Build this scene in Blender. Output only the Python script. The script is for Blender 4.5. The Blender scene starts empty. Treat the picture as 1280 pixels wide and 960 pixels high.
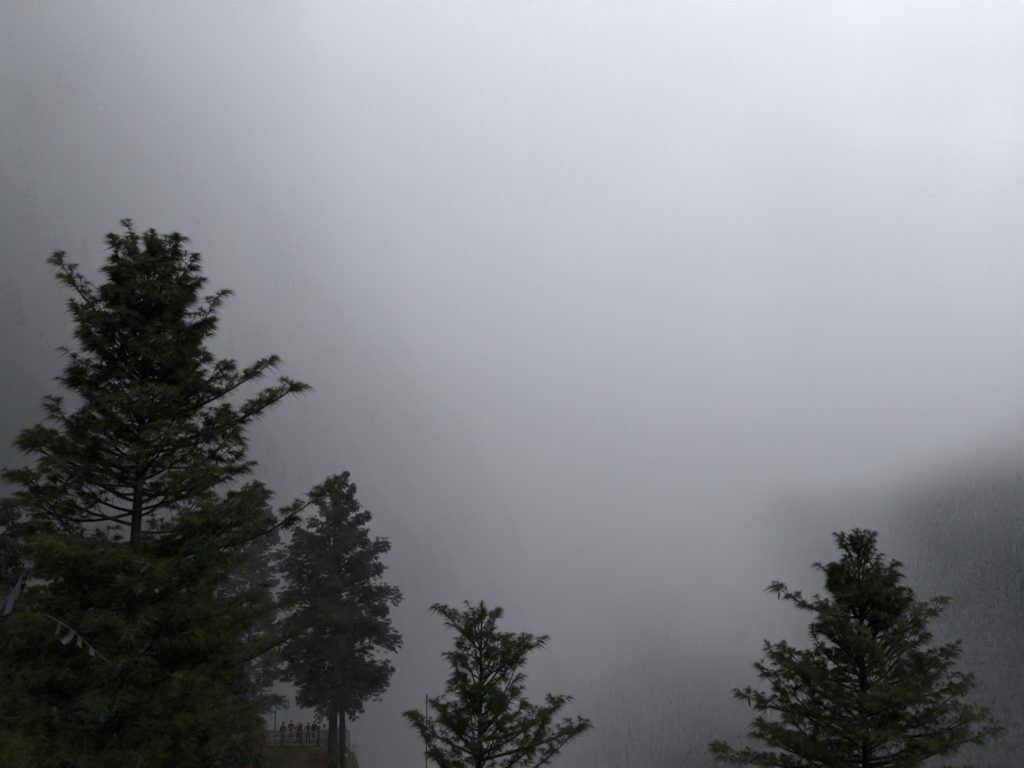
import bpy, math, random
import numpy as np

# ------------------------------------------------------------------ camera, sky, sun, exposure
scene = bpy.context.scene
C = scene.collection
R = math.radians
F_PX, PITCH = 995.6, R(5.0)

cam_data = bpy.data.cameras.new('camera')
cam_data.sensor_width = 36.0
cam_data.lens = 28.0
cam_data.clip_start = 0.1
cam_data.clip_end = 12000.0
cam = bpy.data.objects.new('camera', cam_data)
C.objects.link(cam)
cam.location = (0, 0, 0)
cam.rotation_euler = (math.pi / 2 + PITCH, 0, 0)
scene.camera = cam

SUN_EL, SUN_AZ = R(26), R(40)          # azimuth measured from +Y (view direction) towards +X (right)
world = bpy.data.worlds.new('World')
scene.world = world
world.use_nodes = True
wn = world.node_tree.nodes
wl = world.node_tree.links
bg = wn['Background']
sky = wn.new('ShaderNodeTexSky')
sky.sky_type = 'NISHITA'
sky.sun_disc = False
sky.sun_elevation = SUN_EL
sky.sun_rotation = SUN_AZ
sky.dust_density = 4.0
sky.altitude = 3000
hs = wn.new('ShaderNodeHueSaturation')
hs.inputs['Saturation'].default_value = 0.34
wl.new(sky.outputs[0], hs.inputs['Color'])
wl.new(hs.outputs[0], bg.inputs['Color'])
bg.inputs['Strength'].default_value = 0.10

sun_data = bpy.data.lights.new('sun', 'SUN')
sun_data.energy = 1.5
sun_data.angle = R(14)
sun_data.color = (1.0, 0.96, 0.90)
sun = bpy.data.objects.new('sun', sun_data)
C.objects.link(sun)
sun.rotation_euler = (math.pi / 2 - SUN_EL, 0, math.pi - SUN_AZ)

vs = scene.view_settings
vs.view_transform = 'Standard'
vs.look = 'None'
vs.exposure = 2.62
vs.gamma = 1.0
scene.render.engine = 'CYCLES'
cy = scene.cycles
cy.use_denoising = True
cy.max_bounces = 24
cy.volume_bounces = 24
cy.diffuse_bounces = 2
cy.transparent_max_bounces = 4
cy.volume_max_steps = 256
cy.use_adaptive_sampling = True
cy.adaptive_threshold = 0.03


def at(px, py, depth):
    """world point seen at photo pixel (px, py) at forward distance depth"""
    u, v = (px - 640) / F_PX, (480 - py) / F_PX
    y = math.cos(PITCH) - v * math.sin(PITCH)
    z = math.sin(PITCH) + v * math.cos(PITCH)
    k = depth / y
    return np.array((u * k, depth, z * k))


# ------------------------------------------------------------------ helpers
def sstep(a, b, x):
    t = np.clip((x - a) / (b - a), 0, 1)
    return t * t * (3 - 2 * t)


def mesh_from(name, verts, tris=None, quads=None, smooth=False):
    """fast mesh from numpy arrays"""
    me = bpy.data.meshes.new(name)
    verts = np.asarray(verts, np.float32).reshape(-1, 3)
    nt = 0 if tris is None else len(tris)
    nq = 0 if quads is None else len(quads)
    me.vertices.add(len(verts))
    me.vertices.foreach_set('co', verts.ravel())
    loops = []
    if nt: loops.append(np.asarray(tris, np.int32).ravel())
    if nq: loops.append(np.asarray(quads, np.int32).ravel())
    loops = np.concatenate(loops) if loops else np.zeros(0, np.int32)
    me.loops.add(len(loops))
    me.loops.foreach_set('vertex_index', loops)
    me.polygons.add(nt + nq)
    starts = np.concatenate([np.arange(nt) * 3, nt * 3 + np.arange(nq) * 4]).astype(np.int32)
    me.polygons.foreach_set('loop_start', starts)
    if smooth:
        me.polygons.foreach_set('use_smooth', np.ones(nt + nq, bool))
    me.update(calc_edges=True)
    return me


class MB:
    """collects tubes, boxes and loose faces into one mesh"""
    def __init__(self):
        self.v, self.t, self.q, self.n = [], [], [], 0

    def add(self, v, t=None, q=None):
        v = np.asarray(v, float).reshape(-1, 3)
        if t is not None and len(t): self.t.append(np.asarray(t) + self.n)
        if q is not None and len(q): self.q.append(np.asarray(q) + self.n)
        self.v.append(v); self.n += len(v)

    def tube(self, pts, radii, sides=6):
        pts = np.asarray(pts, float)
        n = len(pts)
        tan = np.gradient(pts, axis=0)
        tan /= np.linalg.norm(tan, axis=1)[:, None] + 1e-9
        ref = np.array((0, 0, 1.0)) if abs(tan[0][2]) < 0.9 else np.array((1.0, 0, 0))
        a = np.cross(tan, ref); a /= np.linalg.norm(a, axis=1)[:, None] + 1e-9
        b = np.cross(tan, a)
        ang = np.arange(sides) * 2 * math.pi / sides
        ring = (a[:, None, :] * np.cos(ang)[None, :, None] + b[:, None, :] * np.sin(ang)[None, :, None])
        v = pts[:, None, :] + ring * np.asarray(radii, float)[:, None, None]
        i = np.arange(n - 1)[:, None] * sides
        k = np.arange(sides)[None, :]
        k2 = (k + 1) % sides
        q = np.stack([i + k, i + sides + k, i + sides + k2, i + k2], -1).reshape(-1, 4)
        tip = n * sides
        v = np.concatenate([v.reshape(-1, 3), pts[-1:], pts[:1]])
        t = np.stack([(n - 1) * sides + np.arange(sides), np.full(sides, tip),
                      (n - 1) * sides + (np.arange(sides) + 1) % sides], -1)
        t2 = np.stack([np.arange(sides), (np.arange(sides) + 1) % sides, np.full(sides, tip + 1)], -1)
        self.add(v, np.concatenate([t, t2]), q)

    def box(self, c, s, rz=0.0):
        c = np.asarray(c, float); s = np.asarray(s, float) / 2
        v = np.array([(x, y, z) for x in (-1, 1) for y in (-1, 1) for z in (-1, 1)], float) * s
        cr, sr = math.cos(rz), math.sin(rz)
        v = np.stack([v[:, 0] * cr - v[:, 1] * sr, v[:, 0] * sr + v[:, 1] * cr, v[:, 2]], -1) + c
        self.add(v, None, [(0, 1, 3, 2), (4, 6, 7, 5), (0, 4, 5, 1), (2, 3, 7, 6), (0, 2, 6, 4), (1, 5, 7, 3)])

    def build(self, name, mat, parent=None, smooth=False, kind=None):
        me = mesh_from(name, np.concatenate(self.v) if self.v else np.zeros((0, 3)),
                       np.concatenate(self.t) if self.t else None,
                       np.concatenate(self.q) if self.q else None, smooth)
        return link(name, me, mat, parent, kind)


def link(name, me, mat, parent=None, kind=None):
    o = bpy.data.objects.new(name, me)
    C.objects.link(o)
    if mat is not None:
        for m in (mat if isinstance(mat, (list, tuple)) else [mat]):
            me.materials.append(m)
    if parent is not None:
        o.parent = parent
    if kind: o['kind'] = kind
    return o


def thing(name, label, cat, loc=(0, 0, 0), group=None):
    o = bpy.data.objects.new(name, None)
    C.objects.link(o)
    o.empty_display_size = 0.3
    o.location = loc
    return tag(o, label, cat, group)


def tag(o, label, cat, group=None):
    o['label'] = label; o['category'] = cat
    if group: o['group'] = group
    return o


# ------------------------------------------------------------------ materials
def mat_new(name):
    m = bpy.data.materials.new(name)
    m.use_nodes = True
    return m, m.node_tree.nodes, m.node_tree.links, m.node_tree.nodes['Principled BSDF']


def mat_noise(name, c1, c2, scale=5.0, rough=0.85, c3=None, bump=0.0, detail=6.0, spec=0.2, island=0.0, bump_scale=None, stretch=None):
    m, n, l, b = mat_new(name)
    b.inputs['Roughness'].default_value = rough
    b.inputs['Specular IOR Level'].default_value = spec
    geo = n.new('ShaderNodeNewGeometry')
    tex = n.new('ShaderNodeTexNoise')
    tex.inputs['Scale'].default_value = scale
    tex.inputs['Detail'].default_value = detail
    if stretch:
        mp = n.new('ShaderNodeVectorMath'); mp.operation = 'MULTIPLY'
        mp.inputs[1].default_value = stretch
        l.new(geo.outputs['Position'], mp.inputs[0]); src = mp.outputs[0]
    else:
        src = geo.outputs['Position']
    l.new(src, tex.inputs['Vector'])
    fac = tex.outputs['Fac']
    if island:
        a = n.new('ShaderNodeMath'); a.operation = 'MULTIPLY_ADD'
        s = n.new('ShaderNodeMath'); s.operation = 'SUBTRACT'
        l.new(geo.outputs['Random Per Island'], s.inputs[0]); s.inputs[1].default_value = 0.45
        l.new(s.outputs[0], a.inputs[0]); a.inputs[1].default_value = island
        l.new(fac, a.inputs[2]); fac = a.outputs[0]
    cr = n.new('ShaderNodeValToRGB')
    cr.color_ramp.elements[0].position = 0.30; cr.color_ramp.elements[0].color = (*c1, 1)
    cr.color_ramp.elements[1].position = 0.70; cr.color_ramp.elements[1].color = (*c2, 1)
    if c3:
        e = cr.color_ramp.elements.new(0.80); e.color = (*c3, 1)
    l.new(fac, cr.inputs[0])
    l.new(cr.outputs[0], b.inputs['Base Color'])
    if bump:
        bp = n.new('ShaderNodeBump')
        bp.inputs['Strength'].default_value = bump
        t2 = n.new('ShaderNodeTexNoise')
        t2.inputs['Scale'].default_value = bump_scale or scale * 4
        t2.inputs['Detail'].default_value = 6
        l.new(src, t2.inputs['Vector'])
        l.new(t2.outputs['Fac'], bp.inputs['Height'])
        l.new(bp.outputs[0], b.inputs['Normal'])
    return m


def mat_leaf(name, c1, c2, c3, scale, transl=0.25, rough=0.55):
    m = mat_noise(name, c1, c2, scale, rough, c3, 0, 3.0, 0.25, island=0.35)
    n, l = m.node_tree.nodes, m.node_tree.links
    b = n['Principled BSDF']; out = n['Material Output']
    tr = n.new('ShaderNodeBsdfTranslucent')
    mx = n.new('ShaderNodeMixShader'); mx.inputs[0].default_value = transl
    l.new(b.inputs['Base Color'].links[0].from_socket, tr.inputs['Color'])
    l.new(b.outputs[0], mx.inputs[1]); l.new(tr.outputs[0], mx.inputs[2])
    l.new(mx.outputs[0], out.inputs['Surface'])
    return m


M = {}
M['bark'] = mat_noise('bark', (0.03, 0.023, 0.019), (0.075, 0.06, 0.05), 9, 0.95, bump=0.8, stretch=(1, 1, 0.25))
M['twig'] = mat_noise('twig', (0.035, 0.027, 0.02), (0.075, 0.058, 0.042), 12, 0.9)
M['needle'] = mat_leaf('needle', (0.018, 0.032, 0.009), (0.088, 0.120, 0.027), (0.115, 0.10, 0.028), 1.0)
M['needle_warm'] = mat_leaf('needle_warm', (0.026, 0.036, 0.010), (0.105, 0.118, 0.028), (0.125, 0.09, 0.028), 0.9)
M['cypress'] = mat_leaf('cypress_leaf', (0.026, 0.036, 0.024), (0.055, 0.070, 0.044), (0.07, 0.075, 0.05), 0.5)
M['dark_leaf'] = mat_leaf('dark_leaf', (0.015, 0.025, 0.011), (0.040, 0.055, 0.022), (0.055, 0.05, 0.024), 0.7)
M['shrub'] = mat_leaf('shrub_leaf', (0.03, 0.05, 0.018), (0.075, 0.09, 0.03), (0.09, 0.08, 0.03), 0.8)
M['russet'] = mat_leaf('russet_leaf', (0.075, 0.035, 0.022), (0.14, 0.065, 0.04), (0.10, 0.07, 0.03), 0.9)
M['cone'] = mat_noise('cone_scale', (0.055, 0.032, 0.02), (0.10, 0.06, 0.035), 30, 0.8)
M['ground'] = mat_noise('ground', (0.045, 0.036, 0.022), (0.085, 0.06, 0.034), 0.6, 0.95, (0.06, 0.065, 0.03), 0.6, 8)
M['rock'] = mat_noise('cliff_rock', (0.025, 0.028, 0.024), (0.06, 0.06, 0.055), 0.03, 0.95, (0.03, 0.04, 0.025), 0.5, 9)

# ------------------------------------------------------------------ terrain
def fbm(x, y, seed=0, octaves=5, base=1 / 120.0):
    rng = np.random.RandomState(seed)
    out = np.zeros_like(x); amp, fr = 1.0, base
    for _ in range(octaves):
        for _k in range(3):
            a = rng.rand() * 2 * math.pi; ph = rng.rand() * 6.28
            out += amp * np.sin((x * math.cos(a) + y * math.sin(a)) * fr * 6.28 * (0.8 + 0.4 * rng.rand()) + ph) / 3
        amp *= 0.5; fr *= 2.03
    return out


def ground_h(x, y):
    x = np.asarray(x, float); y = np.asarray(y, float)
    # the spur on which the camera, the pines and the viewing terrace stand
    near = -1.75 - 9.6 * sstep(0.5, 20, y) - 13.45 * sstep(18, 66, y)
    near = near - 0.30 * np.maximum(0, x - 1.5) ** 1.1
    near = near - 1.1 * np.maximum(0, y - 74.2) ** 1.03
    near = near - 3.0 * sstep(22, 48, y) * np.maximum(0, x + 14.8 + 0.6 * fbm(x, y, 17, 3, 1 / 9.0))
    near = near - 0.10 * np.maximum(0, -x - 24)
    near = near + 1.0 * np.clip(-y - 5, 0, 150)  # unseen hillside behind the camera, added to cut sky light on the trees
    valley = -205 + 2 * fbm(x, y, 3)
    h = np.maximum(near, valley)
    # left mountain: foot line (-54,105) -> (22,415), then running back
    d1 = (-(x + 54) * 415 + (y - 105) * 107) / 428.6
    d2 = -(x - 22 + 0.10 * (y - 500) - 9 * fbm(x * 0, y, 9, 4, 1 / 90.0))
    k_ = np.clip(0.5 + 0.5 * (d2 - d1) / 60.0, 0, 1)
    d = d2 * (1 - k_) + d1 * k_ - 60.0 * k_ * (1 - k_) + 7 * fbm(x, y, 5, 5, 1 / 70.0)
    left = -75 + 2.1 * d
    left = np.where(left > 10, 10 + (0.62 + 0.5 * sstep(-40, -170, x)) * (left - 10), left)
    left = np.where(left > 420, 420 + 0.25 * (left - 420), left)
    h = np.maximum(h, left)
    # right slope
    right = -190 + 0.75 * (x - 180 - 0.25 * (y - 450)) + 14 * fbm(x, y, 7, 4, 1 / 300.0)
    right = np.where(right > 260, 260 + 0.2 * (right - 260), right)
    h = np.maximum(h, right)
    # the far side closes the valley
    far = -205 + 0.45 * (y - 820) + 7 * fbm(x, y, 11, 3, 1 / 500.0)
    far = np.where(far > 420, 420 + 0.1 * (far - 420), far)
    return np.maximum(h, far)


def axis(lo, hi, n, fine):
    t = np.linspace(-1, 1, n)
    a = np.where(t < 0, -lo, hi) * (fine * np.abs(t) + (1 - fine) * np.abs(t) ** 3) * np.sign(t)
    return a


gx = axis(-1500, 2200, 260, 0.10)
gy = np.concatenate([np.linspace(-400, -12, 18), axis(-10, 4500, 520, 0.06)[255:]])
GX, GY = np.meshgrid(gx, gy)
GZ = ground_h(GX, GY) + 0.12 * fbm(GX, GY, 21, 4, 1 / 6.0)
nx, ny = len(gx), len(gy)
idx = np.arange(nx * ny).reshape(ny, nx)
quads = np.stack([idx[:-1, :-1], idx[:-1, 1:], idx[1:, 1:], idx[1:, :-1]], -1).reshape(-1, 4)
me = mesh_from('terrain', np.stack([GX, GY, GZ], -1), None, quads, True)
M['forest_floor'] = mat_noise('forest_floor', (0.007, 0.011, 0.008), (0.016, 0.022, 0.015), 0.05, 0.95)
terrain = link('terrain', me, [M['ground'], M['rock'], M['forest_floor']])
cz = GZ[:-1, :-1].ravel(); cxx = GX[:-1, :-1].ravel(); cyy = GY[:-1, :-1].ravel()
me.polygons.foreach_set('material_index', ((np.hypot(cxx, cyy) > 105).astype(np.int32) * 2).astype(np.int32))
terrain['kind'] = 'structure'
# ------------------------------------------------------------------ far forest on the slopes (reads as one mass)
def conifer_template(rng, tiers=5, jag=7):
    """small far conifer: drooping ragged tiers, height 1"""
    v, t = [], []
    for k in range(tiers):
        z0 = 0.10 + 0.80 * k / tiers
        z1 = min(1.0, z0 + 0.34)
        r = 0.20 * (1 - k / tiers) ** 0.8 + 0.03
        base = len(v)
        v.append((rng.normal(0, .01), rng.normal(0, .01), z1))
        for j in range(jag * 2):
            a = math.pi * j / jag + rng.rand() * 0.3
            rr = r * (1.15 if j % 2 == 0 else 0.55) * rng.uniform(0.75, 1.2)
            v.append((rr * math.cos(a), rr * math.sin(a), z0 - (0.03 if j % 2 == 0 else -0.02)))
        for j in range(jag * 2):
            t.append((base, base + 1 + j, base + 1 + (j + 1) % (jag * 2)))
    return np.array(v), np.array(t)


def scatter_forest(name, pts, heights, seed, mat):
    rng = np.random.RandomState(seed)
    temps = [conifer_template(rng, 3, 4) for _ in range(5)]
    mb = MB()
    which = rng.randint(0, 5, len(pts))
    for w in range(5):
        sel = np.where(which == w)[0]
        tv, tt = temps[w]
        a = rng.rand(len(sel)) * 6.28
        c, s = np.cos(a)[:, None], np.sin(a)[:, None]
        h = heights[sel][:, None]
        wd = h * rng.uniform(1.0, 1.6, (len(sel), 1))
        P = pts[sel]
        vx = P[:, 0:1] + wd * (tv[None, :, 0] * c - tv[None, :, 1] * s)
        vy = P[:, 1:2] + wd * (tv[None, :, 0] * s + tv[None, :, 1] * c)
        vz = P[:, 2:3] + h * tv[None, :, 2] - 0.4
        V = np.stack([vx, vy, vz], -1).reshape(-1, 3)
        T = (tt[None] + (np.arange(len(sel)) * len(tv))[:, None, None]).reshape(-1, 3)
        mb.add(V, T)
    return mb.build(name, mat, None, False, 'stuff')


rng = np.random.RandomState(4)
M['far_tree'] = mat_leaf('far_conifer', (0.008, 0.015, 0.012), (0.022, 0.033, 0.024), (0.032, 0.036, 0.022), 0.02, 0.1, 0.95)
fx = rng.uniform(-40, 900, 42000); fy = rng.uniform(300, 1150, 42000)
keep = (fx - 0.35 * fy < 560) & (fx > 14)
fx, fy = fx[keep], fy[keep]
fz = ground_h(fx, fy)
keep = (fz < 190)
fx, fy, fz = fx[keep], fy[keep], fz[keep]
fo = scatter_forest('forest', np.stack([fx, fy, fz], -1), rng.uniform(8, 15, len(fx)) * np.where(fbm(fx, fy, 31, 3, 1 / 90.0) > -0.6, 1, 0.5), 8, M['far_tree'])
fo['label'] = 'dark conifer forest covering the misty slope at the right edge'
fx = rng.uniform(-230, 60, 5200); fy = rng.uniform(100, 420, 5200)
fz = ground_h(fx, fy)
keep = (fz > -70) & (fz < 230) & (fy > 95 + 0.2 * np.abs(fx)) & (fbm(fx, fy, 33, 3, 1 / 60.0) > -0.25)
fx, fy, fz = fx[keep], fy[keep], fz[keep]
fo = scatter_forest('forest', np.stack([fx, fy, fz], -1), rng.uniform(3.5, 7, len(fx)), 9, M['far_tree'])
fo['label'] = 'faint trees on the fog covered mountain behind the left pine'

# ------------------------------------------------------------------ pines
def rot_to(d):
    """rotation matrices whose +Z columns are the directions d (n,3)"""
    d = d / (np.linalg.norm(d, axis=1)[:, None] + 1e-9)
    ref = np.where(np.abs(d[:, 2:3]) > 0.95, np.array([[1.0, 0, 0]]), np.array([[0, 0, 1.0]]))
    a = np.cross(ref, d); a /= np.linalg.norm(a, axis=1)[:, None] + 1e-9
    b = np.cross(d, a)
    return np.stack([a, b, d], -1)


def tuft_template(rng, needles=44, shoot=0.12, length=0.185, width=0.0115, spread=(14, 76)):
    """five-needle bundles along a short shoot (axis +Z), one thin face for each needle"""
    v, t = [], []
    for i in range(needles):
        s = rng.rand() ** 0.7
        z = shoot * s
        a = rng.rand() * 6.283
        ang = R(spread[1] + (spread[0] - spread[1]) * s + rng.normal(0, 8))
        ln = length * rng.uniform(0.7, 1.12)
        d = np.array((math.sin(ang) * math.cos(a), math.sin(ang) * math.sin(a), math.cos(ang)))
        side = np.cross(d, rng.normal(0, 1, 3)); side /= np.linalg.norm(side) + 1e-9
        p = np.array((0, 0, z)); w = width * rng.uniform(0.8, 1.2)
        mid = p + d * ln * 0.55
        tip = p + d * ln
        k = len(v)
        v += [p - side * w * .5, p + side * w * .5, tip]
        t += [(k, k + 1, k + 2)]
    return np.array(v), np.array(t)


class Twigs:
    """shoots of one bough: collects tuft positions and directions"""
    def __init__(self):
        self.p, self.d, self.s = [], [], []

    def add(self, p, d, s=1.0):
        self.p.append(p); self.d.append(d); self.s.append(s)


def needles_mesh(mb, tw, temps, rng, droop=0.30):
    if not tw.p: return
    P = np.array(tw.p); Dr = np.array(tw.d); S = np.array(tw.s)
    which = rng.randint(0, len(temps), len(P))
    for w, (tv, tt) in enumerate(temps):
        sel = np.where(which == w)[0]
        if not len(sel): continue
        Rm = rot_to(Dr[sel])
        V = np.einsum('nij,kj->nki', Rm, tv) * S[sel][:, None, None]
        # long soft needles hang: bend tips down with distance from the shoot
        r2 = (V ** 2).sum(-1)
        V[..., 2] -= droop * r2 / 0.2
        V += P[sel][:, None, :]
        T = (tt[None] + (np.arange(len(sel)) * len(tv))[:, None, None]).reshape(-1, 3)
        mb.add(V.reshape(-1, 3), T)


def bezier(p0, p1, p2, n):
    t = np.linspace(0, 1, n)[:, None]
    return (1 - t) ** 2 * p0 + 2 * t * (1 - t) * p1 + t ** 2 * p2


def bough(parent, base, tip, rng, temps, leaf, r0, sag=0.10, lift=0.18, step=0.15, twig_len=0.55, sub=2, bare=0.22, tuft=1.0, sides=6):
    """one main branch (part) with its needles (sub-part)"""
    base, tip = np.asarray(base, float), np.asarray(tip, float)
    L = np.linalg.norm(tip - base)
    mid = (base + tip) / 2 + np.array((0, 0, -sag * L * rng.uniform(0.4, 2.0))) + rng.normal(0, 0.07 * L, 3)
    end = tip
    n = max(5, int(L / 0.18))
    pts = bezier(base, mid, end, n)
    # tip turns upward
    k = np.linspace(0, 1, n) ** 3
    wob = np.cumsum(rng.normal(0, 0.012 * L, (n, 3)), axis=0) * (1 - np.linspace(0, 1, n))[:, None] * np.linspace(0, 1, n)[:, None] * 1.6
    pts = pts + wob
    pts[:, 2] += lift * 0.35 * k * min(1.0, L / 1.5)
    wood, tw = MB(), Twigs()
    wood.tube(pts, r0 * (1 - np.linspace(0, 1, n)) ** 0.8 + 0.006, sides)
    tan = np.gradient(pts, axis=0); tan /= np.linalg.norm(tan, axis=1)[:, None]
    up = np.array((0, 0, 1.0))
    s = bare * L
    sign = 1
    while s < L:
        f = s / L * (n - 1); i = min(n - 2, int(f)); fr = f - i
        p = pts[i] * (1 - fr) + pts[i + 1] * fr; d = tan[i]
        side = np.cross(d, up); sn = np.linalg.norm(side)
        side = side / sn if sn > 0.2 else rng.normal(0, 1, 3)
        side = side / np.linalg.norm(side)
        sign = -sign
        rem = 1 - s / L
        tl = twig_len * (0.35 + 0.85 * min(1, rem * 1.6)) * rng.uniform(0.6, 1.15)
        dd = d * rng.uniform(0.5, 0.9) + side * sign * rng.uniform(0.55, 1.0) + up * rng.uniform(-0.15, 0.45)
        dd /= np.linalg.norm(dd)
        e = p + dd * tl + up * rng.uniform(0.05, 0.45) * tl
        tp = bezier(p, p + dd * tl * 0.55, e, 4)
        wood.tube(tp, np.linspace(0.010, 0.005, 4), 3)
        ed = (e - tp[2]); ed = ed / np.linalg.norm(ed) + up * 0.35
        tw.add(e - ed * 0.04, ed, tuft * rng.uniform(0.8, 1.15))
        for q in range(sub):
            u = rng.uniform(0.35, 0.92)
            pp = tp[0] * (1 - u) ** 2 + 2 * u * (1 - u) * tp[1] + u * u * tp[3]
            sd = np.cross(dd, up) * rng.choice((-1, 1)) * rng.uniform(0.4, 0.9) + dd * 0.8 + up * rng.uniform(-0.1, 0.5)
            sd /= np.linalg.norm(sd)
            ql = rng.uniform(0.06, 0.22)
            qe = pp + sd * ql
            wood.tube(np.array([pp, qe]), [0.006, 0.004], 3)
            tw.add(qe - sd * 0.03, sd + up * 0.2, tuft * rng.uniform(0.7, 1.1))
        s += step * rng.uniform(0.7, 1.35)
    tw.add(pts[-1], tan[-1] + up * 0.25, tuft * 1.15)
    tw.add(pts[-1] - tan[-1] * 0.12, tan[-1] + up * 0.25, tuft * 1.1)
    o = wood.build('branch', M['twig'], parent)
    fm = MB(); needles_mesh(fm, tw, temps, rng)
    fm.build('needles', leaf, o)
    return o, pts


def pine(name, label, group, px, depth, top_py, base_z, left, right, seed, leaf, r_trunk, gap=0.095, gaps=(), specials=(),
         lean=0.0, step=0.15, twig_len=0.55, sub=2, depth_scale=0.85, tuft=1.0, candle=0.45, vis_py=1010, needles=42, leaders=1, low_step=1.0, top_gap=2.4):
    rng = np.random.RandomState(seed)
    temps = [tuft_template(rng, needles) for _ in range(6)]
    m_px = depth / F_PX
    top = at(px, top_py, depth)
    base = np.array((top[0] + lean, depth, base_z))
    root = thing(name, label, 'pine tree', base, group)
    z_of = lambda py: at(px, py, depth)[2] - base_z
    H = top[2] - base_z
    def trunk_at(z):
        t = z / H
        return np.array((-lean * t + 0.05 * math.sin(3.1 * t + seed), 0.04 * math.sin(4.3 * t + 2 * seed), z))
    zs = np.concatenate([np.linspace(-0.5, H, 44)])
    tp = np.array([trunk_at(z) for z in zs])
    rr = r_trunk * np.clip(1 - zs / H, 0, 1) ** 0.85 + 0.012
    rr[:3] *= (1.5, 1.25, 1.1)
    mb = MB(); mb.tube(tp, rr, 12); mb.build('trunk', M['bark'], root, True)
    lz = np.array([z_of(p) for p, _ in left]); lx = np.array([e for _, e in left]) * m_px
    rz_ = np.array([z_of(p) for p, _ in right]); rx = np.array([e for _, e in right]) * m_px
    ext = lambda z, az: (lambda c, a, b: (b if c > 0 else a) * (abs(c) ** 0.7) + depth_scale * 0.5 * (a + b) * (1 - abs(c) ** 0.7))(
        math.cos(az), np.interp(z, lz[::-1], lx[::-1]), np.interp(z, rz_[::-1], rx[::-1]))
    z = H - 0.28
    hang = []
    zlow = z_of(vis_py)
    az = rng.rand() * 6.28
    gz = [(z_of(b), z_of(a), s0, s1) for a, b, s0, s1 in gaps]
    while z > zlow:
        t = (H - z)
        az += 2.399 + rng.normal(0, 0.35)
        # steep near the top, flat lower down
        elev = R(np.interp(t, [0, 0.6, 1.5, 3.0, 5, 9], [70, 64, 54, 40, 22, 6]) + rng.normal(0, 9))
        # length so that the tip reaches the outline at the tip's own height
        Lh = ext(z, az)
        for _ in range(5):
            zt = min(H - 0.06, z + Lh * math.tan(elev))
            Lh = 0.6 * Lh + 0.4 * ext(zt, az)
        Lh *= rng.uniform(0.62, 1.08) if t > 0.8 else rng.uniform(0.4, 0.95)
        rise = min(Lh * math.tan(elev), max(0.12, (H - z) * rng.uniform(0.25, 0.85)))
        skip = False
        for a, b, s0, s1 in gz:
            if a < z < b and s0 <= math.cos(az) <= s1: skip = True
        if Lh > 0.06 and not skip:
            b0 = trunk_at(z)
            e = b0 + np.array((Lh * math.cos(az), Lh * math.sin(az), rise))
            L = math.hypot(Lh, rise)
            _o, bp = bough(root, b0, e, rng, temps, leaf, 0.008 + 0.013 * L ** 0.8, 0.10 if t > 1.2 else 0.06, 0.5, step * (0.8 if L < 1 else 1.0) * (low_step if t > 5 else 1), min(twig_len, 0.22 + 0.25 * L),
                  (0 if t < 1.0 else 1) if L < 0.75 else sub, 0.12 if L < 1.2 else 0.24, tuft * (0.85 if t < 1.0 else 1.0))
            hang.append((bp[-1], z)); hang.append((bp[-2], z))
        z -= gap * rng.uniform(0.6, 1.4) * (top_gap if t < 1.0 else (1.5 if t < 1.8 else 1.0))
    for sp in specials:
        (py0, x1, y1), dy = sp[:3], sp[3]
        b0 = trunk_at(z_of(py0))
        e = at(x1, y1, depth + dy) - base
        L = np.linalg.norm(e - b0)
        _o, bp = bough(root, b0, e, rng, temps, leaf, 0.008 + 0.013 * L ** 0.8, sp[4] if len(sp) > 4 else 0.12, 0.5, step * 0.85, min(twig_len, 0.22 + 0.25 * L), sub, 0.3, tuft)
        hang.append((bp[-1], 0)); hang.append((bp[-3], 0))
    # leading shoots
    tw = Twigs(); wood = MB()
    tt = trunk_at(H)
    for k in range(leaders):
        a = rng.rand() * 6.28; h = candle * (1.0 if k == 0 else rng.uniform(0.45, 0.8))
        d = np.array((0.30 * math.cos(a), 0.30 * math.sin(a), 1.0)) if k else np.array((0.02, 0, 1.0))
        b0 = tt - np.array((0, 0, candle * 0.9)); e = b0 + d * h
        wood.tube(np.array([b0, (b0 + e) / 2, e]), [0.014, 0.010, 0.006], 5)
        for q in range(int(4 + h * 8)):
            tw.add(b0 + (e - b0) * (0.15 + 0.85 * q / (3 + h * 8)), d + rng.normal(0, 0.12, 3), tuft * rng.uniform(0.7, 1.0))
    o = wood.build('leading_shoot', M['twig'], root)
    fm = MB(); needles_mesh(fm, tw, temps, rng); fm.build('needles', leaf, o)
    return root, trunk_at, z_of, base, hang


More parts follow.
